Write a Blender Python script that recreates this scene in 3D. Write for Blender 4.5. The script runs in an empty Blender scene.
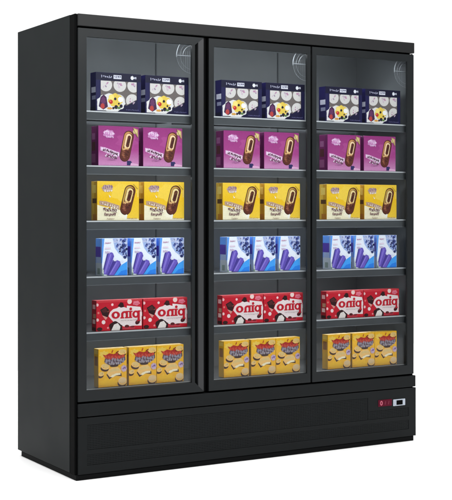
import bpy, bmesh, math, random
from mathutils import Vector
S = bpy.context.scene
COL = S.collection
R = math.radians

# ------------------------------------------------------------------ camera
cam = bpy.data.cameras.new('camera')
co = bpy.data.objects.new('camera', cam); COL.objects.link(co)
co.location = (-2.16679, -4.90004, 1.15526)
co.rotation_euler = (R(90), 0, -0.536788)
cam.sensor_fit = 'HORIZONTAL'; cam.sensor_width = 36.0
cam.lens = 36.0 * 1245.6 / 452.0
cam.shift_y = (210.82 - 250.0) / 452.0
cam.clip_end = 500
S.camera = co

# ------------------------------------------------------------------ world: even white studio
w = bpy.data.worlds.new('World'); S.world = w; w.use_nodes = True
bg = w.node_tree.nodes['Background']
# white cove behind the freezer, darker studio on the photographer's side
nt = w.node_tree
tc = nt.nodes.new('ShaderNodeTexCoord'); dp = nt.nodes.new('ShaderNodeVectorMath'); dp.operation = 'DOT_PRODUCT'
dp.inputs[1].default_value = (0.511, 0.859, 0.0)
nt.links.new(tc.outputs['Generated'], dp.inputs[0])
wm = nt.nodes.new('ShaderNodeMapRange'); wm.interpolation_type = 'SMOOTHSTEP'
wm.inputs[1].default_value = 0.25; wm.inputs[2].default_value = 0.75; wm.inputs[3].default_value = 0.15; wm.inputs[4].default_value = 1.1
nt.links.new(dp.outputs['Value'], wm.inputs[0]); nt.links.new(wm.outputs[0], bg.inputs[1])
bg.inputs[0].default_value = (1.0, 1.0, 1.0, 1)
S.view_settings.view_transform = 'Standard'; S.view_settings.look = 'None'
S.view_settings.exposure = 0.0; S.view_settings.gamma = 1.0
S.view_settings.use_curve_mapping = False
S.cycles.transparent_max_bounces = 24; S.cycles.max_bounces = 10

def area(name, loc, target, sx, sy, power, col=(1, 1, 1)):
    l = bpy.data.lights.new(name, 'AREA'); l.shape = 'RECTANGLE'; l.size = sx; l.size_y = sy
    l.energy = power; l.color = col
    o = bpy.data.objects.new(name, l); COL.objects.link(o); o.location = loc
    o.rotation_euler = (Vector(target) - Vector(loc)).to_track_quat('-Z', 'Y').to_euler()
    return o
area('front_strip_softbox', (0.6, -2.2, 2.95), (0.9, 0.0, 1.2), 3.4, 0.8, 128)
area('side_strip_softbox', (-1.7, 0.1, 2.6), (0.0, 0.35, 1.5), 1.2, 0.7, 26)
area('floor_softbox', (1.9, 1.9, 6.0), (1.9, 1.8, 0), 9.0, 6.5, 830)

# ------------------------------------------------------------------ colour and materials
def lin(c):
    c /= 255.0
    return c / 12.92 if c <= 0.04045 else ((c + 0.055) / 1.055) ** 2.4
def C(r, g, b): return (lin(r), lin(g), lin(b), 1.0)

def mat(name, col, rough=0.5, spec=0.3, metal=0.0, noise=0.0, nscale=40, bump=0.0, bscale=600, coat=0.0):
    m = bpy.data.materials.new(name); m.use_nodes = True
    nt = m.node_tree; b = nt.nodes['Principled BSDF']
    b.inputs['Base Color'].default_value = col; b.inputs['Roughness'].default_value = rough
    b.inputs['Specular IOR Level'].default_value = spec; b.inputs['Metallic'].default_value = metal
    b.inputs['Coat Weight'].default_value = coat
    tc = nt.nodes.new('ShaderNodeTexCoord')
    if noise:
        n = nt.nodes.new('ShaderNodeTexNoise'); n.inputs['Scale'].default_value = nscale; n.inputs['Detail'].default_value = 5
        nt.links.new(tc.outputs['Object'], n.inputs['Vector'])
        mr = nt.nodes.new('ShaderNodeMapRange'); mr.inputs[1].default_value = 0.3; mr.inputs[2].default_value = 0.7
        mr.inputs[3].default_value = 1 - noise; mr.inputs[4].default_value = 1 + noise
        nt.links.new(n.outputs['Fac'], mr.inputs[0])
        mx = nt.nodes.new('ShaderNodeMix'); mx.data_type = 'RGBA'; mx.blend_type = 'MULTIPLY'; mx.inputs[0].default_value = 1
        mx.inputs[6].default_value = col
        nt.links.new(mr.outputs[0], mx.inputs[7]); nt.links.new(mx.outputs[2], b.inputs['Base Color'])
        r2 = nt.nodes.new('ShaderNodeMapRange'); r2.inputs[3].default_value = max(0, rough - 0.06); r2.inputs[4].default_value = rough + 0.06
        nt.links.new(n.outputs['Fac'], r2.inputs[0]); nt.links.new(r2.outputs[0], b.inputs['Roughness'])
    if bump:
        n2 = nt.nodes.new('ShaderNodeTexNoise'); n2.inputs['Scale'].default_value = bscale; n2.inputs['Detail'].default_value = 2
        nt.links.new(tc.outputs['Object'], n2.inputs['Vector'])
        bp = nt.nodes.new('ShaderNodeBump'); bp.inputs['Strength'].default_value = bump; bp.inputs['Distance'].default_value = 0.001
        nt.links.new(n2.outputs['Fac'], bp.inputs['Height']); nt.links.new(bp.outputs[0], b.inputs['Normal'])
    return m

M = {}
M['floor'] = mat('white_studio_floor', (0.9, 0.9, 0.9, 1), 0.6, 0.2, noise=0.01, nscale=2)
M['coat'] = mat('charcoal_powder_coat', (0.0086, 0.0110, 0.0116, 1), 0.55, 0.08, noise=0.05, nscale=6, bump=0.12, bscale=900)
M['door'] = mat('anodised_black_frame', (0.0112, 0.0130, 0.0140, 1), 0.42, 0.15, noise=0.05, nscale=9)
M['fascia'] = mat('matt_black_fascia', (0.0128, 0.0133, 0.0137, 1), 0.5, 0.15, noise=0.05, nscale=8)
M['kick'] = mat('black_kick_panel', (0.0066, 0.0078, 0.0084, 1), 0.55, 0.12, noise=0.08, nscale=7)
M['black'] = mat('black_rubber', (0.0014, 0.0015, 0.0016, 1), 0.7, 0.04)
M['plinth'] = mat('black_plinth', (0.0035, 0.0038, 0.004, 1), 0.65, 0.06)
M['liner'] = mat('grey_liner_steel', (0.13, 0.138, 0.145, 1), 0.45, 0.25, noise=0.06, nscale=5)
M['rail'] = mat('grey_price_rail', (0.065, 0.070, 0.074, 1), 0.55, 0.15, noise=0.05, nscale=12)
M['seam'] = mat('dark_seam', (0.08, 0.085, 0.09, 1), 0.6, 0.1)
M['shelf'] = mat('dark_grey_shelf', (0.09, 0.095, 0.10, 1), 0.5, 0.25, noise=0.05, nscale=12)
M['lip'] = mat('satin_shelf_edge', (0.5, 0.51, 0.52, 1), 0.6, 0.2)
M['handle'] = mat('black_handle_profile', (0.030, 0.031, 0.033, 1), 0.38, 0.25)
M['wire'] = mat('zinc_wire', (0.42, 0.44, 0.46, 1), 0.35, 0.5)
M['guard'] = mat('dull_wire', (0.26, 0.275, 0.29, 1), 0.5, 0.3)
M['chrome'] = mat('silver_bezel', (0.36, 0.40, 0.46, 1), 0.35, 0.4)

def printed():
    m = bpy.data.materials.new('printed_carton'); m.use_nodes = True
    nt = m.node_tree; b = nt.nodes['Principled BSDF']
    a = nt.nodes.new('ShaderNodeVertexColor'); a.layer_name = 'print'
    tc = nt.nodes.new('ShaderNodeTexCoord')
    n = nt.nodes.new('ShaderNodeTexNoise'); n.inputs['Scale'].default_value = 160; n.inputs['Detail'].default_value = 4
    nt.links.new(tc.outputs['Object'], n.inputs['Vector'])
    mr = nt.nodes.new('ShaderNodeMapRange'); mr.inputs[1].default_value = 0.3; mr.inputs[2].default_value = 0.7
    mr.inputs[3].default_value = 0.94; mr.inputs[4].default_value = 1.05
    nt.links.new(n.outputs['Fac'], mr.inputs[0])
    mx = nt.nodes.new('ShaderNodeMix'); mx.data_type = 'RGBA'; mx.blend_type = 'MULTIPLY'; mx.inputs[0].default_value = 1
    nt.links.new(a.outputs['Color'], mx.inputs[6]); nt.links.new(mr.outputs[0], mx.inputs[7])
    nt.links.new(mx.outputs[2], b.inputs['Base Color'])
    b.inputs['Roughness'].default_value = 0.45; b.inputs['Specular IOR Level'].default_value = 0.25
    return m
M['print'] = printed()

def glass():
    m = bpy.data.materials.new('door_glass'); m.use_nodes = True
    nt = m.node_tree; nt.nodes.clear()
    out = nt.nodes.new('ShaderNodeOutputMaterial'); tr = nt.nodes.new('ShaderNodeBsdfTransparent')
    tr.inputs[0].default_value = (0.93, 0.95, 0.96, 1)
    gl = nt.nodes.new('ShaderNodeBsdfGlossy'); gl.inputs['Roughness'].default_value = 0.03
    fr = nt.nodes.new('ShaderNodeFresnel'); fr.inputs['IOR'].default_value = 1.28
    mx = nt.nodes.new('ShaderNodeMixShader')
    nt.links.new(fr.outputs[0], mx.inputs[0]); nt.links.new(tr.outputs[0], mx.inputs[1]); nt.links.new(gl.outputs[0], mx.inputs[2])
    nt.links.new(mx.outputs[0], out.inputs[0])
    return m
M['glass'] = glass()

def emit(name, col, s):
    m = bpy.data.materials.new(name); m.use_nodes = True
    b = m.node_tree.nodes['Principled BSDF']
    b.inputs['Base Color'].default_value = (0.02, 0.005, 0.008, 1)
    b.inputs['Emission Color'].default_value = col; b.inputs['Emission Strength'].default_value = s
    b.inputs['Roughness'].default_value = 0.5; b.inputs['Specular IOR Level'].default_value = 0.05
    return m
M['led_red'] = emit('red_display', C(112, 8, 42), 0.5)
M['led_digit'] = emit('lit_digit', C(225, 120, 140), 0.8)
M['led_dim'] = emit('dim_digit', C(170, 80, 100), 0.5)
M['tube_top'] = emit('freezer_ceiling_led', (0.95, 0.98, 1, 1), 62.0)
M['tube'] = emit('freezer_led', (0.95, 0.98, 1, 1), 36.0)

# ------------------------------------------------------------------ mesh builder
class MB:
    def __init__(s): s.v = []; s.f = []; s.c = []
    def face(s, pts, cols=None):
        i = len(s.v); s.v += [tuple(p) for p in pts]; s.f.append(list(range(i, i + len(pts))))
        s.c.append(cols)
    def box(s, x0, x1, y0, y1, z0, z1, col=None, fc=None):
        i = len(s.v)
        s.v += [(x0, y0, z0), (x1, y0, z0), (x1, y1, z0), (x0, y1, z0), (x0, y0, z1), (x1, y0, z1), (x1, y1, z1), (x0, y1, z1)]
        for k, q in enumerate([(0, 1, 5, 4), (1, 2, 6, 5), (2, 3, 7, 6), (3, 0, 4, 7), (4, 5, 6, 7), (3, 2, 1, 0)]):
            s.f.append([i + a for a in q]); s.c.append((fc or {}).get('frblTd'[k], col))
    def prism(s, pts, y0, y1):                      # XZ outline (counter-clockwise seen from -Y) given a depth
        n = len(pts); i = len(s.v)
        s.v += [(x, y0, z) for x, z in pts] + [(x, y1, z) for x, z in pts]
        s.f.append([i + k for k in range(n)]); s.f.append([i + n + k for k in reversed(range(n))])
        for k in range(n):
            s.f.append([i + (k + 1) % n, i + k, i + n + k, i + n + (k + 1) % n])
        s.c += [None] * (n + 2)
    def tube(s, pts, r, seg=8):
        P = [Vector(p) for p in pts]; rings = []
        for k, p in enumerate(P):
            t = (P[min(k + 1, len(P) - 1)] - P[max(k - 1, 0)]).normalized()
            a = t.cross(Vector((0, 1, 0)))
            if a.length < 1e-4: a = t.cross(Vector((1, 0, 0)))
            a.normalize(); b = t.cross(a); i = len(s.v)
            s.v += [tuple(p + (a * math.cos(2 * math.pi * j / seg) + b * math.sin(2 * math.pi * j / seg)) * r) for j in range(seg)]
            rings.append(i)
        for a, b in zip(rings, rings[1:]):
            for j in range(seg):
                s.f.append([a + j, a + (j + 1) % seg, b + (j + 1) % seg, b + j]); s.c.append(None)
        s.f.append([rings[0] + j for j in reversed(range(seg))]); s.f.append([rings[-1] + j for j in range(seg)]); s.c += [None, None]
    def build(s, name, m, parent=None, bevel=0.0, smooth=False):
        me = bpy.data.meshes.new(name); me.from_pydata(s.v, [], s.f); me.update()
        me.materials.append(m)
        if any(c is not None for c in s.c):
            at = me.color_attributes.new('print', 'FLOAT_COLOR', 'CORNER')
            for p, c in zip(me.polygons, s.c):
                for k, li in enumerate(p.loop_indices):
                    q = (1, 1, 1, 1) if c is None else (c[k] if isinstance(c, list) else c)
                    at.data[li].color = q
        o = bpy.data.objects.new(name, me); COL.objects.link(o)
        if parent: o.parent = parent
        if bevel:
            b = o.modifiers.new('bevel', 'BEVEL'); b.width = bevel; b.segments = 2; b.limit_method = 'ANGLE'; b.angle_limit = R(40)
        if smooth:
            for p in me.polygons: p.use_smooth = True
        return o

def bx(name, m, parent, *d, bevel=0.0):
    b = MB(); b.box(*d); return b.build(name, m, parent, bevel)
def thing(name, label, cat, loc=(0, 0, 0), group=None):
    o = bpy.data.objects.new(name, None); COL.objects.link(o); o.location = loc; o.empty_display_size = 0.1
    o['label'] = label; o['category'] = cat
    if group: o['group'] = group
    return o

# ------------------------------------------------------------------ setting: seamless white floor
fl = MB(); fl.face([(-3.5, -4, 0), (6, -4, 0), (6, 3.6, 0), (-3.5, 3.6, 0)])
f = fl.build('floor', M['floor']); f['kind'] = 'structure'

# ------------------------------------------------------------------ the freezer
W, D, H = 1.853, 0.669, 2.0
FZ = thing('display_freezer', 'tall black three door glass display freezer on white floor', 'freezer', (0, 0, 0))
YF = 0.06                                              # front of the carcass, behind the doors
bx('side_panel', M['coat'], FZ, 0, 0.022, YF, D, 0.026, H, bevel=0.002)
bx('side_panel', M['coat'], FZ, W - 0.014, W, YF, D, 0.026, H - 0.003, bevel=0.002)
bx('roof_panel', M['coat'], FZ, 0.0225, W - 0.0145, YF, D - 0.0005, H - 0.014, H - 0.002)
bx('back_panel', M['coat'], FZ, 0.0225, W - 0.0145, D - 0.03, D - 0.001, 0.04, H - 0.015)
bx('plinth', M['plinth'], FZ, 0.006, W - 0.003, 0.003, D - 0.03, 0.0, 0.0245, bevel=0.003)
for k in range(2):
    bx('corner_trim', M['black'], FZ, *((0.001, 0.0125) if k == 0 else (W - 0.0105, W - 0.0055)), 0.008, YF - 0.0005, 0.0255, 1.944 if k else H - 0.0005, bevel=0.003 if k == 0 else 0.001)
bx('top_fascia', M['fascia'], FZ, 0.013, W, 0.0, YF - 0.0005, 1.947, H, bevel=0.003)

# interior liner, floor deck, back duct
X0, X1 = 0.0225, W - 0.0145
LY = 0.46
m_ = MB()
m_.box(X0, X0 + 0.012, 0.0245, YF - 0.0002, 0.34, 1.9275); m_.box(X1 - 0.004, X1, 0.0245, YF - 0.0002, 0.34, 1.9275)
m_.box(X0, X0 + 0.012, YF, LY, 0.34, 1.982)
m_.box(X1 - 0.004, X1, YF, LY, 0.34, 1.982)
m_.box(X0 + 0.0125, X1 - 0.0045, YF + 0.002, LY, 1.970, 1.982)
m_.box(X0 + 0.0125, X1 - 0.0045, LY, LY + 0.012, 0.34, 1.9815)
lin_o = m_.build('inner_liner', M['liner'], FZ)
for xs in (0.628, 1.331):
    bx('duct_seam', M['seam'], lin_o, xs - 0.003, xs + 0.003, LY - 0.004, LY - 0.0005, 0.385, 1.965)
bx('floor_deck', M['shelf'], FZ, X0 + 0.0125, X1 - 0.0045, 0.0245, LY - 0.0015, 0.345, 0.3818, bevel=0.002)
bx('deck_edge', M['lip'], FZ, X0 + 0.0125, X1 - 0.0045, 0.0262, 0.034, 0.382, 0.3835)

bx('header_light_block', M['black'], FZ, 0.0135, W - 0.012, 0.0225, YF - 0.0005, 1.928, 1.9465)  # added black filler, stops LED light leaking through the gap above the doors

# shelves
BAY = [(0.040, 0.632), (0.697, 1.246), (1.268, 1.8335)]
SZ = [1.5884, 1.3514, 1.1114, 0.8694, 0.6284]
for (a, b) in BAY:
    for z in SZ:
        s = MB(); s.box(a, b, 0.043, LY - 0.03, z - 0.014, z)
        so = s.build('shelf', M['shelf'], FZ, 0.001)
        r = MB(); r.box(a + 0.002, b - 0.002, 0.0375, 0.0425, z - 0.036, z - 0.0045)
        ro = r.build('price_rail', M['rail'], so, 0.001)
        r = MB(); r.box(a + 0.001, b - 0.001, 0.0350, 0.0428, z - 0.0055, z + 0.0008)
        r.build('shelf_edge', M['lip'], so, 0.0008)
        r = MB(); r.box(a + 0.002, b - 0.002, 0.0355, 0.0372, z - 0.0385, z - 0.0355)
        r.build('rail_lip', M['liner'], so)
        bx('led_strip', M['tube'], so, a + 0.03, b - (0.16 if b > 1.8 else 0.03), 0.140, 0.150, z - 0.0195, z - 0.0145)

# shelf uprights and half-round wire fan guards at the top right of each bay
FX = [0.589, 1.2185, 1.828]
for fx in FX:
    bx('shelf_upright', M['wire'], FZ, fx - 0.001, fx + 0.007, 0.0245, 0.031, 0.3825, 1.937)
    cx, cz, fy = fx - 0.002, 1.855, 0.030
    g = MB()
    arc = lambda rad, a0, a1, n=20: [(cx + rad * math.cos(R(a0 + (a1 - a0) * i / n)), fy, cz + rad * math.sin(R(a0 + (a1 - a0) * i / n))) for i in range(n + 1)]
    g.tube(arc(0.078, 92, 185), 0.0026); g.tube(arc(0.078, 180, 268), 0.0007)
    g.tube(arc(0.060, 92, 268, 14), 0.0006, 6)
    g.tube(arc(0.046, 95, 175, 14), 0.0016, 6)
    for q in range(1, 7):
        hh = math.sqrt(0.078 ** 2 - (0.011 * q) ** 2)
        g.tube([(cx - 0.011 * q, fy + 0.001, cz - hh), (cx - 0.011 * q, fy + 0.001, cz + hh * .3)], 0.0004, 5)
    g.tube([(cx, fy, cz), (cx - 0.078, fy, cz)], 0.0018, 6)
    g.tube([(cx, fy, cz - 0.078), (cx, fy, cz + 0.076)], 0.0014, 6)
    g.build('fan_guard', M['guard'], FZ, smooth=True)

# LED strips: one under the front half of each shelf, one under the ceiling of each bay
for k, (a, b) in enumerate(BAY):
    st = bx('led_strip', M['tube_top'], FZ, a + 0.03, b - (0.16 if k == 2 else 0.03), 0.060, 0.074, 1.918, 1.926)
    for q in (a + 0.1, b - 0.2): bx('led_clip', M['wire'], st, q - 0.006, q + 0.006, 0.062, 0.072, 1.9262, 1.9698)

# doors
GB, GT, DB, DT = 0.381, 1.903, 0.337, 1.9385
DO = [dict(x0=0.0135, g0=0.053, g1=0.571, x1=0.640, handle=True),
      dict(x0=0.659, g0=0.685, g1=1.199, x1=1.2185, handle=False),
      dict(x0=1.2285, g0=1.253, g1=1.806, x1=1.847, handle=False)]
for d in DO:
    x0, g0, g1, x1 = d['x0'], d['g0'], d['g1'], d['x1']
    fr = MB(); yb = 0.012
    fr.box(x0, g0, 0, yb, DB, DT)
    if d['handle']:
        gr0, gr1, lip = 0.586, 0.604, 0.633
        fr.prism([(g0, GT), (g1, GT), (gr0, GT), (lip, DT), (g0, DT)], 0.0, yb)
        fr.prism([(g0, DB), (lip, DB), (gr0, GB), (g1, GB), (g0, GB)], 0.0, yb)
        fr.box(g1, gr0, 0.0, yb, GB, GT)
    else:
        fr.box(g0, g1, 0, yb, GT, DT); fr.box(g0, g1, 0, yb, DB, GB)
        fr.box(g1, x1, 0, yb, DB, DT)
    do = fr.build('door', M['door'], FZ)
    if d['handle']:
        hb = MB()
        hb.prism([(gr1, GB - 0.022), (0.6325, DB + 0.002), (0.6325, DT - 0.002), (gr1, GT + 0.022)], 0.001, 0.0215)
        hb.build('handle', M['handle'], do, 0.0015)
        gv = MB(); gv.prism([(gr0 + 0.0003, GB), (gr1 - 0.0003, GB - 0.021), (gr1 - 0.0003, GT + 0.021), (gr0 + 0.0003, GT)], 0.0125, 0.021)
        gv.build('handle_groove', M['black'], do)
        eg = MB(); eg.box(0.6335, x1, 0.004, 0.021, DB, DT); eg.build('edge_strip', M['black'], do)
    else:
        eg = MB(); eg.box(x0 - 0.003, x0 - 0.0003, 0.004, 0.021, DB, DT); eg.build('edge_strip', M['black'], do)
    gl = MB(); gl.box(g0 - 0.002, g1 + 0.012, 0.0124, 0.0164, GB - 0.0015, GT + 0.0015); gl.build('glass', M['glass'], do)
    gk = MB()
    gk.box(max(g0 - 0.03, x0 + 0.002), g0 - 0.003, 0.0125, 0.022, GB - 0.02, GT + 0.02)
    gk.box(g1 + 0.0195, max(x1 - 0.008, g1 + 0.03) if not d['handle'] else g1 + 0.03, 0.0203, 0.0217, GB - 0.02, GT + 0.02)
    gk.box(g0 - 0.0025, g1 + 0.019, 0.0125, 0.022, GB - 0.02, GB - 0.002)
    gk.box(g0 - 0.0025, g1 + 0.019, 0.0125, 0.022, GT + 0.002, GT + 0.02)
    gk.build('gasket', M['black'], do)
bx('mullion', M['black'], FZ, 0.602, 0.694, 0.0220, 0.0242, 0.3365, 1.9455)
bx('mullion', M['black'], FZ, 1.2275, 1.264, 0.0220, 0.0242, 0.3365, 1.9455)

# lower fascia, ventilation panel
bx('base_frame', M['black'], FZ, 0.0135, 1.8585, 0.0502, YF - 0.0003, 0.0255, 0.3275)
bx('lower_fascia', M['kick'], FZ, 0.0135, 1.860, -0.001, 0.050, 0.2715, 0.328, bevel=0.003)
k = MB()
px0, px1, px2 = 0.055, 1.56, 1.815
k.box(0.0135, px0, -0.001, 0.05, 0.0255, 0.267)
k.box(px2, 1.860, -0.001, 0.05, 0.0255, 0.267)
zz = [0.0255, 0.062, 0.108, 0.128, 0.236, 0.267]
for a, b in ((0, 1), (2, 3), (4, 5)): k.box(px0, px2, -0.001, 0.05, zz[a], zz[b])
k.box(px1, px2, -0.001, 0.05, 0.170, 0.236)
ko = k.build('grille_panel', M['kick'], FZ)
for ga, gb, z0, z1 in ((px0, px2, 0.062, 0.108), (px0, px1, 0.128, 0.236), (px1 + 0.0005, px2, 0.128, 0.170)):
    g = MB()
    z = z0 + 0.003
    while z < z1 - 0.005:
        g.box(ga + 0.0005, gb - 0.0005, 0.0002, 0.0014, z, z + 0.0045); z += 0.0075
    x = ga + 0.006
    while x < gb - 0.006:
        g.box(x, x + 0.005, 0.0005, 0.0010, z0 + 0.0005, z1 - 0.0005); x += 0.0135
    g.build('vent_grille', M['kick'], ko)
    bx('vent_backing', M['kick'], ko, ga + 0.0005, gb - 0.0005, 0.0016, 0.003, z0 + 0.0003, z1 - 0.0003)

# control display and power switch
cd = bx('control_display', M['led_red'], FZ, 1.622, 1.706, -0.004, -0.0012, 0.188, 0.221, bevel=0.006)
def ring(mb, cx, cz, rx, rz, t, y, n=20):
    for i in range(n):
        a0, a1 = 2 * math.pi * i / n, 2 * math.pi * (i + 1) / n
        P = lambda a, q: (cx + (rx - q) * math.cos(a), y, cz + (rz - q) * math.sin(a))
        mb.face([P(a0, 0), P(a1, 0), P(a1, t), P(a0, t)][::-1])
d_ = MB(); ring(d_, 1.640, 0.205, 0.008, 0.0115, 0.0048, -0.0045); d_.build('digit', M['led_digit'], cd)
for x in (1.664, 1.685):
    d_ = MB(); d_.face([(x - 0.003, -0.0045, 0.196), (x + 0.001, -0.0045, 0.196), (x + 0.004, -0.0045, 0.213), (x, -0.0045, 0.213)]); d_.build('digit', M['led_dim'], cd)
sw = MB()
sw.prism([(1.714, 0.184), (1.790, 0.184), (1.790, 0.217), (1.714, 0.217)], -0.005, -0.0012)
so = sw.build('power_switch', M['chrome'], FZ, 0.002)
bx('rocker', M['black'], so, 1.7335, 1.7715, -0.0075, -0.0052, 0.1895, 0.2115, bevel=0.003)
bx('rocker_mark', M['chrome'], so, 1.720, 1.7285, -0.0062, -0.0052, 0.191, 0.203)

# ------------------------------------------------------------------ printed cartons
class Art:
    """flat print on a carton front; u to the right and v up in 0..1 of the front, each layer a hair above the last"""
    def __init__(s, w, h, seed=0, y=-0.0006):
        s.m = MB(); s.w = w; s.h = h; s.y = y * 0.4; s.r = random.Random(seed)
    def p(s, u, v): return (min(max(u, 0.004), 0.996) * s.w, s.y, min(max(v, 0.004), 0.996) * s.h)
    def poly(s, pts, col):
        cols = col if isinstance(col, list) else None
        s.m.face([s.p(*q) for q in pts], cols if cols else col); s.y -= 0.00002
    def rect(s, u0, v0, u1, v1, c0, c1=None):
        s.poly([(u0, v0), (u1, v0), (u1, v1), (u0, v1)], [c0, c0, c1, c1] if c1 else c0)
    def ell(s, u, v, ru, rv, col, rot=0, n=22, a0=0, a1=360):
        asp = s.w / s.h; c, sn = math.cos(R(rot)), math.sin(R(rot)); pts = []
        for i in range(n if a1 - a0 == 360 else n + 1):
            a = R(a0 + (a1 - a0) * i / n); x, y = ru * math.cos(a), rv * math.sin(a) / asp
            pts.append((u + x * c - y * sn, v + (x * sn + y * c) * asp))
        s.poly(pts, col)
    def circ(s, u, v, r, col, n=20): s.ell(u, v, r, r * s.w / s.h, col, 0, n)
    def blob(s, u, v, ru, rv, col, amp=0.15, n=24, lobes=7):
        ph = s.r.random() * 6
        s.poly([(u + ru * (1 + amp * math.sin(lobes * t + ph)) * math.cos(t), v + rv * (1 + amp * math.sin(lobes * t + ph)) * math.sin(t))
                for t in [2 * math.pi * i / n for i in range(n)]], col)
    def line(s, a, b, t, col):
        ax, ay = a[0] * s.w, a[1] * s.h; bx_, by = b[0] * s.w, b[1] * s.h
        d = math.hypot(bx_ - ax, by - ay) or 1; nx, ny = -(by - ay) / d * t * s.w / 2, (bx_ - ax) / d * t * s.w / 2
        s.poly([((ax + nx) / s.w, (ay + ny) / s.h), ((ax - nx) / s.w, (ay - ny) / s.h), ((bx_ - nx) / s.w, (by - ny) / s.h), ((bx_ + nx) / s.w, (by + ny) / s.h)], col)
    def script(s, u0, v0, u1, v1, n, t, col, skew=0.0):    # small lettering too blurred to read in the photo
        cw = (u1 - u0) / n; rr = s.r
        for i in range(n):
            cu = u0 + cw * (i + .5); sk = skew * (i / max(1, n - 1)); cv = (v0 + v1) / 2 + sk; hv = (v1 - v0) / 2
            for q in range(3):
                s.ell(cu + rr.uniform(-.3, .3) * cw, cv + rr.uniform(-.7, .7) * hv, rr.uniform(.16, .42) * cw, rr.uniform(.25, .55) * hv * s.h / s.w, col, rr.uniform(-70, 70), 9)
            s.ell(cu, cv + rr.uniform(-.3, .3) * hv, .12 * cw, hv * .9 * s.h / s.w, col, rr.uniform(-25, 25), 8)
    def capsule(s, a, b, r, col, taper=1.0, n=10):
        ax, ay, bx_, by = a[0] * s.w, a[1] * s.h, b[0] * s.w, b[1] * s.h
        th = math.atan2(by - ay, bx_ - ax); r *= s.w; pts = []
        for i in range(n + 1):
            t = th - math.pi / 2 + math.pi * i / n; pts.append(((bx_ + r * taper * math.cos(t)) / s.w, (by + r * taper * math.sin(t)) / s.h))
        for i in range(n + 1):
            t = th + math.pi / 2 + math.pi * i / n; pts.append(((ax + r * math.cos(t)) / s.w, (ay + r * math.sin(t)) / s.h))
        s.poly(pts, col)
    def build(s, name, parent): return s.m.build(name, M['print'], parent)

def carton(name, label, group, w, h, d, loc, front, side, top):
    root = thing(name, label, 'ice cream box', loc, group)
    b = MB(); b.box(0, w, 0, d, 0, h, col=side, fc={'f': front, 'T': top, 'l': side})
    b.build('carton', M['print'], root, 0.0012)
    return root

def side_art(root, d, h, base, items, name='side_print'):          # marks on the left face: (y0, z0, y1, z1, colour) in 0..1
    m = MB(); x = -0.0004
    for (y0, z0, y1, z1, c) in [(.01, .005, .99, .995, base)] + items:
        m.face([(x, d * y1, h * z0), (x, d * y0, h * z0), (x, d * y0, h * z1), (x, d * y1, h * z1)], c); x -= 0.00006
    m.build(name, M['print'], root)

def ice_bar(a, cu, bottom, top, r, brown, tan, cream, dark):
    mix = lambda t: (bottom[0] * (1 - t) + top[0] * t, bottom[1] * (1 - t) + top[1] * t)
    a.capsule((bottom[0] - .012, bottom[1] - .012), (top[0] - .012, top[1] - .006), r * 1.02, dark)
    a.capsule(bottom, top, r, brown)
    up = [(q[0] - .012, q[1]) for q in (mix(.40), mix(.98))]
    a.capsule(up[0], up[1], r * .86, tan)
    a.capsule((up[0][0] + .022, up[0][1] - .03), (up[1][0] + .022, up[1][1] - .03), r * .80, brown)
    lo, hi = mix(.50), mix(.95)
    a.capsule(lo, hi, r * .60, cream); a.capsule((lo[0] + .010, lo[1] + .01), (hi[0] + .010, hi[1] - .01), r * .34, brown)
    a.capsule((lo[0] + .016, lo[1] + .04), (hi[0] + .014, hi[1] - .04), r * .14, dark)
    for t, du, c in ((.02, -.05, (150, 92, 66)), (.12, -.06, (132, 78, 56)), (.22, -.055, (126, 72, 50)), (.06, .03, (72, 34, 26)), (.2, .05, (70, 32, 26)), (.3, .02, (120, 66, 46)), (-.08, -.02, (128, 72, 52)), (.33, -.06, (214, 166, 110)), (.36, .02, (206, 158, 104)), (.37, -.02, (220, 178, 120))):
        p = mix(t); a.ell(p[0] + du * r / .122, p[1], .020, .045, C(*c), 70 + a.r.uniform(-25, 25), 10)
    for k in range(16):
        p = mix(a.r.uniform(-.1, .95)); a.circ(p[0] + a.r.uniform(-.8, .8) * r, p[1], a.r.uniform(.004, .009), [dark, C(140, 86, 60), tan][k % 3], 7)

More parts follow.
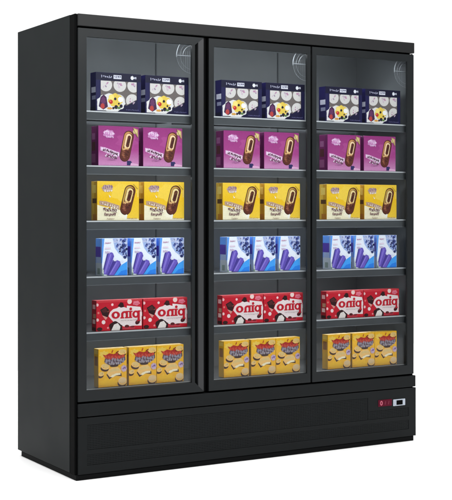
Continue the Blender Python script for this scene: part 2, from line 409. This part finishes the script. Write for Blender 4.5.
NAVY, NAVY2, WHT = C(20, 17, 52), C(26, 22, 76), C(218, 214, 212)
def navy_box(loc, label, group):
    w, h, d = 0.221, 0.170, 0.055
    root = carton('ice_cream_box', label, group, w, h, d, loc, NAVY, NAVY2, C(40, 38, 80))
    a = Art(w, h, 1)
    a.rect(0, .80, 1, 1, C(18, 16, 44)); a.rect(0.0, 0, 0.10, .80, C(26, 23, 70)); a.rect(.92, 0, 1, .8, C(27, 25, 68))
    a.build('front_panel', root)
    a = Art(w, h, 2, -0.0010)
    a.poly([(.105, .19), (.62, .19), (.68, .17), (.90, .32), (.90, .79), (.105, .79)], C(104, 95, 92))
    for (u, v) in ((.215, .685), (.525, .69), (.83, .69), (.50, .28), (.80, .30)):
        rv = .175 * .99; n = 26; ru = .140
        pts = []
        for i in range(n):
            t = 2 * math.pi * i / n; pu, pv = u + ru * math.cos(t), v + rv * math.sin(t)
            pts.append((min(max(pu, .108), .895), min(pv, .785)))
        if v < .5 and u > .7: pts = [(pu, max(pv, .17 + (pu - .68) * .68 + .02)) for pu, pv in pts]
        a.poly(pts, C(206, 200, 196))
        a.circ(u, v + .01, .10, C(214, 208, 204)) if v < .5 and u < .7 else None
        for k in range(5):
            a.ell(u + a.r.uniform(-.05, .04), v + a.r.uniform(-.06, .05), a.r.uniform(.015, .04), a.r.uniform(.012, .03), [C(178, 130, 158), C(196, 176, 186), C(150, 128, 150)][k % 3], a.r.uniform(0, 180), 10)
    a.build('cup_window', root)
    a = Art(w, h, 3, -0.0042)
    a.blob(.33, .225, .305, .235, WHT, .05, 40, 11); a.rect(.03, .02, .32, .3, WHT)
    a.blob(.42, .30, .16, .17, C(222, 190, 78), .08); a.blob(.34, .36, .06, .08, C(238, 214, 120), .1)
    a.poly([(.06, .12), (.10, .36), (.17, .43), (.23, .36), (.26, .12), (.16, .04)], C(66, 34, 68)); a.blob(.16, .27, .05, .1, C(98, 50, 90), .2)
    a.blob(.145, .13, .045, .07, C(176, 62, 58), .1); a.circ(.325, .25, .043, C(190, 46, 40)); a.circ(.315, .265, .016, C(222, 110, 96))
    for u, v, q in ((.44, .12, .04), (.55, .15, .035), (.42, .33, .028), (.38, .09, .025), (.50, .21, .02)): a.circ(u, v, q, C(34, 26, 40))
    a.blob(.54, .32, .06, .07, C(236, 232, 226), .1); a.blob(.50, .10, .04, .03, C(90, 120, 60), .2); a.blob(.30, .08, .06, .03, C(206, 150, 70), .2)
    a.build('fruit_picture', root)
    a = Art(w, h, 4, -0.0010)
    a.script(.11, .86, .35, .93, 6, .014, C(172, 170, 190)); a.rect(.385, .845, .56, .945, C(206, 204, 214)); a.script(.40, .865, .55, .925, 4, .012, C(40, 36, 80))
    a.build('title_lettering', root); a = Art(w, h, 5, -0.0010)
    a.blob(.80, .895, .035, .05, C(226, 224, 230), .2); a.script(.84, .86, .90, .93, 2, .014, C(210, 208, 220)); a.build('emblem', root); a = Art(w, h, 6, -0.0010); a.script(.66, .05, .95, .075, 9, .006, C(110, 108, 150))
    a.build('lettering', root)
    side_art(root, d, h, NAVY2, [(.0, .48, .8, .62, C(210, 210, 225)), (0, .3, .7, .40, C(150, 152, 180)), (0.05, .02, 1, .12, C(16, 14, 50))])
    return root

def pink_box(loc, label, group):
    w, h, d = 0.198, 0.174, 0.070
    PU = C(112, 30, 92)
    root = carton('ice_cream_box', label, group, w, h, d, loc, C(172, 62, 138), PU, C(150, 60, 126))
    a = Art(w, h, 11)
    a.rect(0, .40, 1, 1, C(164, 66, 132), C(146, 50, 116)); a.rect(0, 0, 1, .40, C(200, 136, 180), C(164, 66, 132))
    a.blob(.70, .62, .25, .2, C(166, 70, 134), .2); a.build('front_panel', root)
    a = Art(w, h, 12, -0.0012)
    a.poly([(.05, .475), (.20, .445), (.52, .33), (.50, .23), (.22, .31), (.05, .38)], C(220, 176, 208))
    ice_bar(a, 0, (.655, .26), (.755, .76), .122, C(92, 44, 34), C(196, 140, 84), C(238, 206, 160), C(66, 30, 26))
    a.poly([(.70, .13), (.80, .13), (.86, .02), (.70, .02)], C(48, 44, 92)); a.poly([(.80, .08), (.99, .05), (.99, .0), (.78, .0)], C(220, 168, 200))
    a.build('ice_cream_bar', root)
    a = Art(w, h, 13, -0.0040)
    a.blob(.25, .80, .14, .10, C(196, 128, 180), .12); a.script(.13, .79, .38, .90, 5, .020, C(226, 196, 220), -.04); a.script(.17, .70, .38, .77, 4, .018, C(216, 180, 210), -.02)
    a.build('logo', root); a = Art(w, h, 14, -0.0040)
    a.script(.07, .35, .50, .47, 7, .022, C(236, 214, 230), -.12); a.script(.10, .36, .48, .44, 9, .022, C(70, 34, 48), -.11); a.script(.16, .20, .46, .31, 5, .020, C(232, 204, 224), -.05); a.script(.18, .21, .45, .29, 7, .020, C(96, 50, 74), -.05); a.script(.22, .14, .42, .18, 6, .01, C(176, 110, 160))
    a.build('title_lettering', root); a = Art(w, h, 15, -0.0040)
    a.poly([(.86, .97), (.97, .93), (.98, .74), (.93, .78)], C(186, 160, 104)); a.blob(.90, .88, .05, .06, C(214, 194, 130), .2); a.line((.84, .98), (.97, .72), .012, C(120, 90, 60))
    a.build('corner_emblem', root)
    side_art(root, d, h, PU, [(0.06, .02, .30, .98, C(98, 22, 84)), (.42, .38, .9, .60, C(84, 40, 44)), (.45, .66, .9, .82, C(150, 92, 136)), (.4, .08, .95, .3, C(150, 84, 130))])
    return root

def yellow_box(loc, label, group):
    w, h, d = 0.203, 0.172, 0.060
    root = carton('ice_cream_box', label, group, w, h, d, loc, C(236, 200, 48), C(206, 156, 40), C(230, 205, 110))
    a = Art(w, h, 21)
    a.rect(0, 0, 1, .55, C(240, 200, 64), C(238, 190, 30)); a.rect(0, .55, 1, 1, C(238, 190, 30), C(240, 198, 60)); a.blob(.62, .72, .3, .22, C(242, 204, 74), .12)
    a.poly([(0, 0), (1, 0), (1, .04), (.72, .06), (.6, .22), (.5, .30), (.3, .30), (0, .40)], C(240, 230, 198)); a.blob(.60, .14, .09, .07, C(246, 238, 214), .2)
    a.build('front_panel', root)
    a = Art(w, h, 22, -0.0012)
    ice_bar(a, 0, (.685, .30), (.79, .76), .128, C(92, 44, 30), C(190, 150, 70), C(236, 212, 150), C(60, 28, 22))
    a.line((.66, .14), (.66, .02), .03, C(244, 240, 230)); a.poly([(.63, .10), (.70, .16), (.72, .12), (.67, .02)], C(240, 236, 226))
    a.build('ice_cream_bar', root)
    a = Art(w, h, 23, -0.0040)
    a.blob(.24, .82, .13, .09, C(190, 160, 150), .12); a.script(.12, .80, .36, .90, 5, .022, C(132, 98, 128), 0); a.script(.16, .72, .36, .78, 4, .018, C(236, 226, 216))
    a.poly([(.27, .66), (.32, .60), (.29, .58)], C(246, 240, 224))
    a.build('logo', root); a = Art(w, h, 24, -0.0040)
    a.poly([(.05, .50), (.20, .49), (.53, .38), (.53, .27), (.25, .36), (.05, .40)], C(190, 156, 130))
    a.script(.08, .41, .50, .48, 9, .020, C(150, 112, 104), -.10); a.script(.10, .40, .50, .46, 7, .020, C(232, 216, 200), -.09); a.script(.12, .21, .48, .36, 6, .030, C(244, 232, 214), -.02); a.script(.13, .23, .46, .33, 8, .030, C(92, 50, 62), -.02); a.script(.16, .11, .44, .20, 8, .022, C(112, 68, 80))
    a.script(.22, .03, .4, .06, 6, .01, C(150, 120, 110)); a.build('title_lettering', root); a = Art(w, h, 25, -0.0040)
    a.line((.86, .93), (.97, .80), .014, C(150, 130, 60)); a.line((.97, .80), (.97, .60), .012, C(250, 236, 160)); a.build('gold_line', root); a = Art(w, h, 26, -0.0040)
    a.script(.70, .03, .95, .06, 8, .008, C(170, 130, 60)); a.build('small_print', root)
    side_art(root, d, h, C(206, 156, 40), [(0.5, .02, .98, .98, C(226, 186, 70)), (.1, .44, .8, .56, C(92, 62, 34)), (.05, .0, .7, .16, C(196, 130, 44)), (.2, .7, .8, .9, C(236, 208, 110))])
    return root

def blue_box(loc, label, group):
    w, h, d = 0.124, 0.163, 0.064
    root = carton('ice_cream_box', label, group, w, h, d, loc, C(228, 232, 246), C(100, 156, 240), C(170, 190, 226))
    rs = random.Random(31)
    a = Art(w, h, 31)
    a.rect(0, 0, 1, 1, C(244, 248, 255), C(242, 244, 252)); a.poly([(0, 1), (.10, 1), (.0, .25)], C(92, 158, 236)); a.poly([(0, 0), (.10, 0), (.0, .3)], C(200, 214, 222))
    a.poly([(.42, .0), (.60, .16), (.75, .28), (.99, .38), (.99, 0)], C(70, 164, 244)); a.poly([(.6, 0), (.75, .12), (.99, .16), (.99, 0)], C(46, 132, 230))
    for k in range(9): a.blob(.50 + .055 * k + rs.uniform(-.02, .02), .27 + .022 * k + rs.uniform(-.06, .06), rs.uniform(.03, .07), rs.uniform(.02, .05), C(232, 234, 246), .25)
    a.poly([(.42, 1), (.50, .74), (.64, .60), (.80, .52), (.99, .46), (.99, 1)], C(168, 188, 232))
    a.build('front_panel', root)
    a = Art(w, h, 32, -0.0016)
    for k in range(120):
        u = rs.uniform(.46, .97); v = rs.uniform(.46, .99)
        if v < 1.30 - u * 1.15 + .14 and u < .8: continue
        q = rs.choice([C(44, 52, 104), C(58, 66, 124), C(206, 210, 236), C(94, 110, 176), C(28, 34, 76), C(180, 188, 224)])
        a.circ(u, v, rs.uniform(.024, .055), q, 10)
    a.build('grape_picture', root)
    a = Art(w, h, 33, -0.0060)
    P1, P2, P3 = C(112, 92, 190), C(74, 60, 146), C(146, 128, 214)
    a.poly([(.01, .08), (.08, .05), (.32, .58), (.26, .62), (.19, .58)], P2); a.poly([(.05, .05), (.23, .03), (.47, .52), (.43, .60), (.38, .63), (.26, .62)], P1); a.line((.11, .08), (.34, .58), .04, P3); a.line((.18, .05), (.43, .54), .02, P2)
    a.poly([(.19, .02), (.26, .01), (.57, .38), (.53, .44), (.44, .44)], P2); a.poly([(.25, .01), (.45, .01), (.72, .32), (.70, .38), (.58, .42)], P1); a.poly([(.45, .01), (.49, .03), (.74, .29), (.72, .33)], P2); a.line((.31, .04), (.58, .36), .04, P3)
    a.blob(.50, .44, .07, .05, C(240, 238, 248), .3); a.blob(.02, .10, .05, .10, C(196, 204, 196), .2); a.blob(.0, .03, .06, .05, C(120, 140, 120), .2)
    a.build('purple_bars', root)
    a = Art(w, h, 34, -0.0060)
    a.script(.12, .86, .36, .90, 5, .020, C(200, 150, 176)); a.rect(.12, .72, .34, .76, C(236, 216, 230)); a.script(.12, .60, .30, .66, 4, .012, C(212, 190, 214))
    a.build('lettering', root)
    side_art(root, d, h, C(100, 156, 240), [(0, .0, .96, .34, C(196, 204, 212)), (.10, .34, .92, .50, C(170, 188, 226)), (.15, .5, 1, .78, C(86, 64, 166)), (0, .5, .15, .98, C(150, 178, 230)), (.3, .04, .7, .2, C(140, 156, 150))])
    return root

def pino_letters(a, u0, v0, u1, v1, col, hole):
    """the word on the box, back to front as in the photo; a round slab-serif face"""
    cw = (u1 - u0); hgt = v1 - v0; T = .082 * cw
    def stem(x, b, t, th=T): a.rect(x - th / 2, b, x + th / 2, t, col)
    def serif(x, v, wd=T * 1.7): a.rect(x - wd / 2, v, x + wd / 2, v + hgt * .16, col)
    def ring_(cu, ru):
        a.poly([(cu + ru * math.cos(t), v0 + hgt / 2 + hgt / 2 * math.sin(t)) for t in [2 * math.pi * q / 26 for q in range(26)]], col)
        a.poly([(cu + ru * .36 * math.cos(t), v0 + hgt / 2 + hgt * .27 * math.sin(t)) for t in [2 * math.pi * q / 18 for q in range(18)]], hole)
    ring_(u0 + cw * .145, cw * .148)
    n0 = u0 + cw * .375; n1 = u0 + cw * .535                                   # the n, turned round
    stem(n0, v0, v0 + hgt * .70); stem(n1, v0, v1); serif(n0, v0); serif(n1, v0); serif(n1 + T * .3, v1 - hgt * .16, T * 1.4)
    a.poly([((n0 + n1) / 2 + (n1 - n0 + T) / 2 * math.cos(t), v0 + hgt * (.60 + .40 * math.sin(t))) for t in [math.pi * q / 12 for q in range(13)]], col)
    a.poly([((n0 + n1) / 2 + (n1 - n0 - T) / 2 * math.cos(t), v0 + hgt * (.56 + .18 * math.sin(t))) for t in [math.pi * q / 10 for q in range(11)]], hole)
    i0 = u0 + cw * .66
    stem(i0, v0, v1); serif(i0, v0, T * 1.6); serif(i0 + T * .25, v1 - hgt * .16, T * 1.4); a.circ(i0 + cw * .015, v1 + hgt * .26, T * .58, col, 16)
    ring_(u0 + cw * .855, cw * .128); q1 = u0 + cw * .955                       # the p, turned round
    stem(q1, v0 - hgt * .40, v1); serif(q1, v0 - hgt * .46, T * 1.6); serif(q1 + T * .2, v1 - hgt * .16, T * 1.3)

def red_box(loc, label, group):
    w, h, d = 0.224, 0.134, 0.045
    RED, CH = C(204, 18, 40), C(48, 16, 18)
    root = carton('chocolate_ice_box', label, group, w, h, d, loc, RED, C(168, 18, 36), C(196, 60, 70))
    a = Art(w, h, 41)
    a.rect(0, 0, 1, 1, RED, C(196, 20, 42)); a.rect(0, .93, 1, 1, C(206, 52, 62))
    for u, v, q, c in ((.155, .29, .040, C(246, 222, 220)), (.345, .85, .026, C(244, 206, 206)), (.72, .93, .050, C(244, 214, 206)), (.02, .86, .03, C(236, 190, 190)), (.025, .37, .03, C(240, 200, 196)), (.045, .60, .022, C(214, 120, 110)), (.985, .50, .04, C(240, 200, 200)), (.25, .10, .02, C(232, 150, 150))): a.circ(u, v, q, c)
    a.blob(.87, .87, .075, .075, C(230, 120, 140), .12, 24, 5); a.script(.82, .83, .92, .87, 4, .012, C(180, 20, 50))
    a.build('front_panel', root)
    a = Art(w, h, 42, -0.0016)
    WP = C(244, 226, 224)
    a.poly([(.26, .48), (.30, .62), (.36, .70), (.44, .73), (.52, .80), (.66, .72), (.66, .80), (.96, .74), (.985, .60), (.985, .12), (.80, .13), (.62, .10), (.47, .20), (.36, .30)], WP)
    a.build('name_cloud', root)
    a = Art(w, h, 43, -0.0020)
    a.poly([(.08, .70), (.20, .80), (.29, .66), (.24, .44), (.13, .52)], CH); a.poly([(.10, .68), (.20, .76), (.24, .62), (.15, .60)], C(82, 34, 34)); a.poly([(.12, .52), (.24, .44), (.20, .36)], C(224, 150, 140)); a.line((.235, .62), (.285, .66), .02, C(130, 60, 50))
    a.poly([(.46, .80), (.52, .92), (.58, .90), (.60, .76), (.53, .74)], CH)
    a.blob(.40, .13, .125, .17, CH, .06, 24, 5); a.poly([(.32, .0), (.38, .20), (.46, .24), (.52, .12), (.50, 0)], C(238, 228, 220)); a.poly([(.46, .24), (.52, .12), (.50, 0), (.56, .02), (.56, .16)], CH)
    a.ell(.895, .24, .056, .07, C(70, 14, 22), 30); a.ell(.885, .27, .025, .03, C(120, 40, 44), 30)
    a.ell(.66, .12, .05, .05, C(92, 20, 26)); a.ell(.07, .07, .06, .06, CH); a.rect(.56, .03, .84, .08, C(196, 60, 76)); a.ell(.78, .10, .05, .03, C(120, 24, 34))
    a.build('chocolate_picture', root)
    a = Art(w, h, 44, -0.0040)
    pino_letters(a, .325, .385, .945, .625, C(196, 18, 40), WP)
    a.script(.52, .30, .90, .335, 12, .007, C(160, 140, 140))
    a.build('lettering', root)
    side_art(root, d, h, C(168, 18, 36), [(.2, .72, .8, .86, C(236, 180, 180)), (.1, .42, .7, .56, C(206, 150, 120)), (.2, .24, .8, .38, C(236, 200, 196)), (.1, .02, .9, .12, CH)])
    return root

def cookie_box(loc, label, group):
    w, h, d = 0.137, 0.168, 0.045
    TAN, CR, DK = C(252, 200, 116), C(255, 240, 204), C(72, 36, 20)
    root = carton('cookie_ice_box', label, group, w, h, d, loc, C(238, 184, 24), C(196, 146, 20), C(206, 168, 70))
    a = Art(w, h, 51)
    a.rect(0, 0, 1, 1, C(252, 184, 8), C(250, 190, 40)); a.blob(.35, .12, .3, .1, C(255, 196, 14), .15); a.blob(.2, .86, .16, .08, C(246, 206, 90), .2)
    a.build('front_panel', root)
    a = Art(w, h, 52, -0.0012)
    def cookie(u, v, ru, rv, rot=0):
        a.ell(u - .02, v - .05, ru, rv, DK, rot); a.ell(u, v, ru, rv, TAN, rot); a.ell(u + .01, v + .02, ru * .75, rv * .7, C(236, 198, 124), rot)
        for k in range(5): a.circ(u + ru * .6 * a.r.uniform(-1, 1), v + rv * .6 * a.r.uniform(-1, 1), .009, C(176, 122, 56), 8)
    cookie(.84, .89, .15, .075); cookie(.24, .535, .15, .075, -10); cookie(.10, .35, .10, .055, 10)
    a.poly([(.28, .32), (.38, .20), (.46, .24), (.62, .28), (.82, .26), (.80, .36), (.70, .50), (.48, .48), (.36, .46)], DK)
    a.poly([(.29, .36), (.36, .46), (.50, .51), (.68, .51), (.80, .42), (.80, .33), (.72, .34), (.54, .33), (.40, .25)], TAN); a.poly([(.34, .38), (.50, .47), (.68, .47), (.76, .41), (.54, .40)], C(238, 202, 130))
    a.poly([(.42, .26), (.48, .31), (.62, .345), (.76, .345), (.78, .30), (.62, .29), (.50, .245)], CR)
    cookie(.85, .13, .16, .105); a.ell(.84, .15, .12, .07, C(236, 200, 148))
    a.build('cookie_picture', root)
    a = Art(w, h, 53, -0.0042)
    RD, GY = C(180, 46, 36), C(150, 142, 156)
    a.poly([(.20, .66), (.34, .58), (.55, .53), (.78, .58), (.95, .68), (.94, .78), (.62, .76), (.24, .78)], C(96, 74, 84))
    a.ell(.55, .545, .15, .03, C(60, 34, 28))
    a.poly([(.14, .86), (.24, .83), (.38, .88), (.52, .85), (.68, .88), (.70, .82), (.93, .80), (.80, .73), (.60, .70), (.36, .72), (.24, .76)], RD)
    a.script(.20, .74, .90, .82, 6, .030, C(206, 74, 50)); a.script(.22, .62, .94, .745, 7, .036, GY); a.script(.36, .575, .80, .63, 6, .024, C(178, 168, 176))
    a.line((.46, .89), (.50, .96), .03, RD); a.line((.60, .88), (.70, .92), .03, C(120, 40, 30))
    a.blob(.89, .46, .10, .085, C(206, 178, 200), .1); a.script(.84, .43, .95, .50, 2, .024, C(120, 80, 150))
    a.build('lettering', root)
    side_art(root, d, h, C(196, 146, 20), [(.1, .02, .9, .5, C(196, 150, 30)), (.15, .56, .85, .8, C(130, 84, 34)), (.1, .86, .9, .97, C(200, 168, 80))])
    return root

KIND = [(navy_box, 1.5894, (0.136, 0.380), 'navy fruit ice cup box', 'navy boxes on the top shelves'),
        (pink_box, 1.3524, (0.148, 0.370), 'magenta chocolate bar box', 'magenta boxes on the second shelves'),
        (yellow_box, 1.1124, (0.142, 0.373), 'yellow and cream chocolate bar box', 'yellow bar boxes on the third shelves'),
        (blue_box, 0.8704, (0.166, 0.310, 0.452), 'white and blue box with purple ice bars', 'blue and white boxes on the fourth shelves'),
        (red_box, 0.6294, (0.139, 0.369), 'red chocolate box with mirrored lettering', 'red boxes on the fifth shelves'),
        (cookie_box, 0.3838, (0.149, 0.298, 0.437), 'yellow cookie ice box', 'yellow cookie boxes on the freezer floor')]
POS2 = ('left one of the pair', 'right one of the pair'); POS3 = ('left of the three', 'middle of the three', 'right of the three')
def copy_tree(o, parent=None):
    c = o.copy(); COL.objects.link(c)
    if parent: c.parent = parent
    for ch in list(o.children): copy_tree(ch, c)
    return c
rj = random.Random(7)
for fn, z, xs, what, group in KIND:
    proto = None
    for di, (off, dn) in enumerate(((0, 'left'), (0.640, 'middle'), (1.231, 'right'))):
        for k, x in enumerate(xs):
            lab = '%s behind the %s door, %s' % (what, dn, (POS2 if len(xs) == 2 else POS3)[k])
            x_ = x + off; x_ -= .04 * (x_ + 2.16679) / 4.985
            loc = (x_ + rj.uniform(-.0012, .0012), 0.0455 + rj.uniform(0, .002), z + 0.0006)
            if proto is None: o = proto = fn(loc, lab, group)
            else: o = copy_tree(proto); o.location = loc; o['label'] = lab
            o.rotation_euler = (0, 0, R(rj.uniform(-.5, .5)))
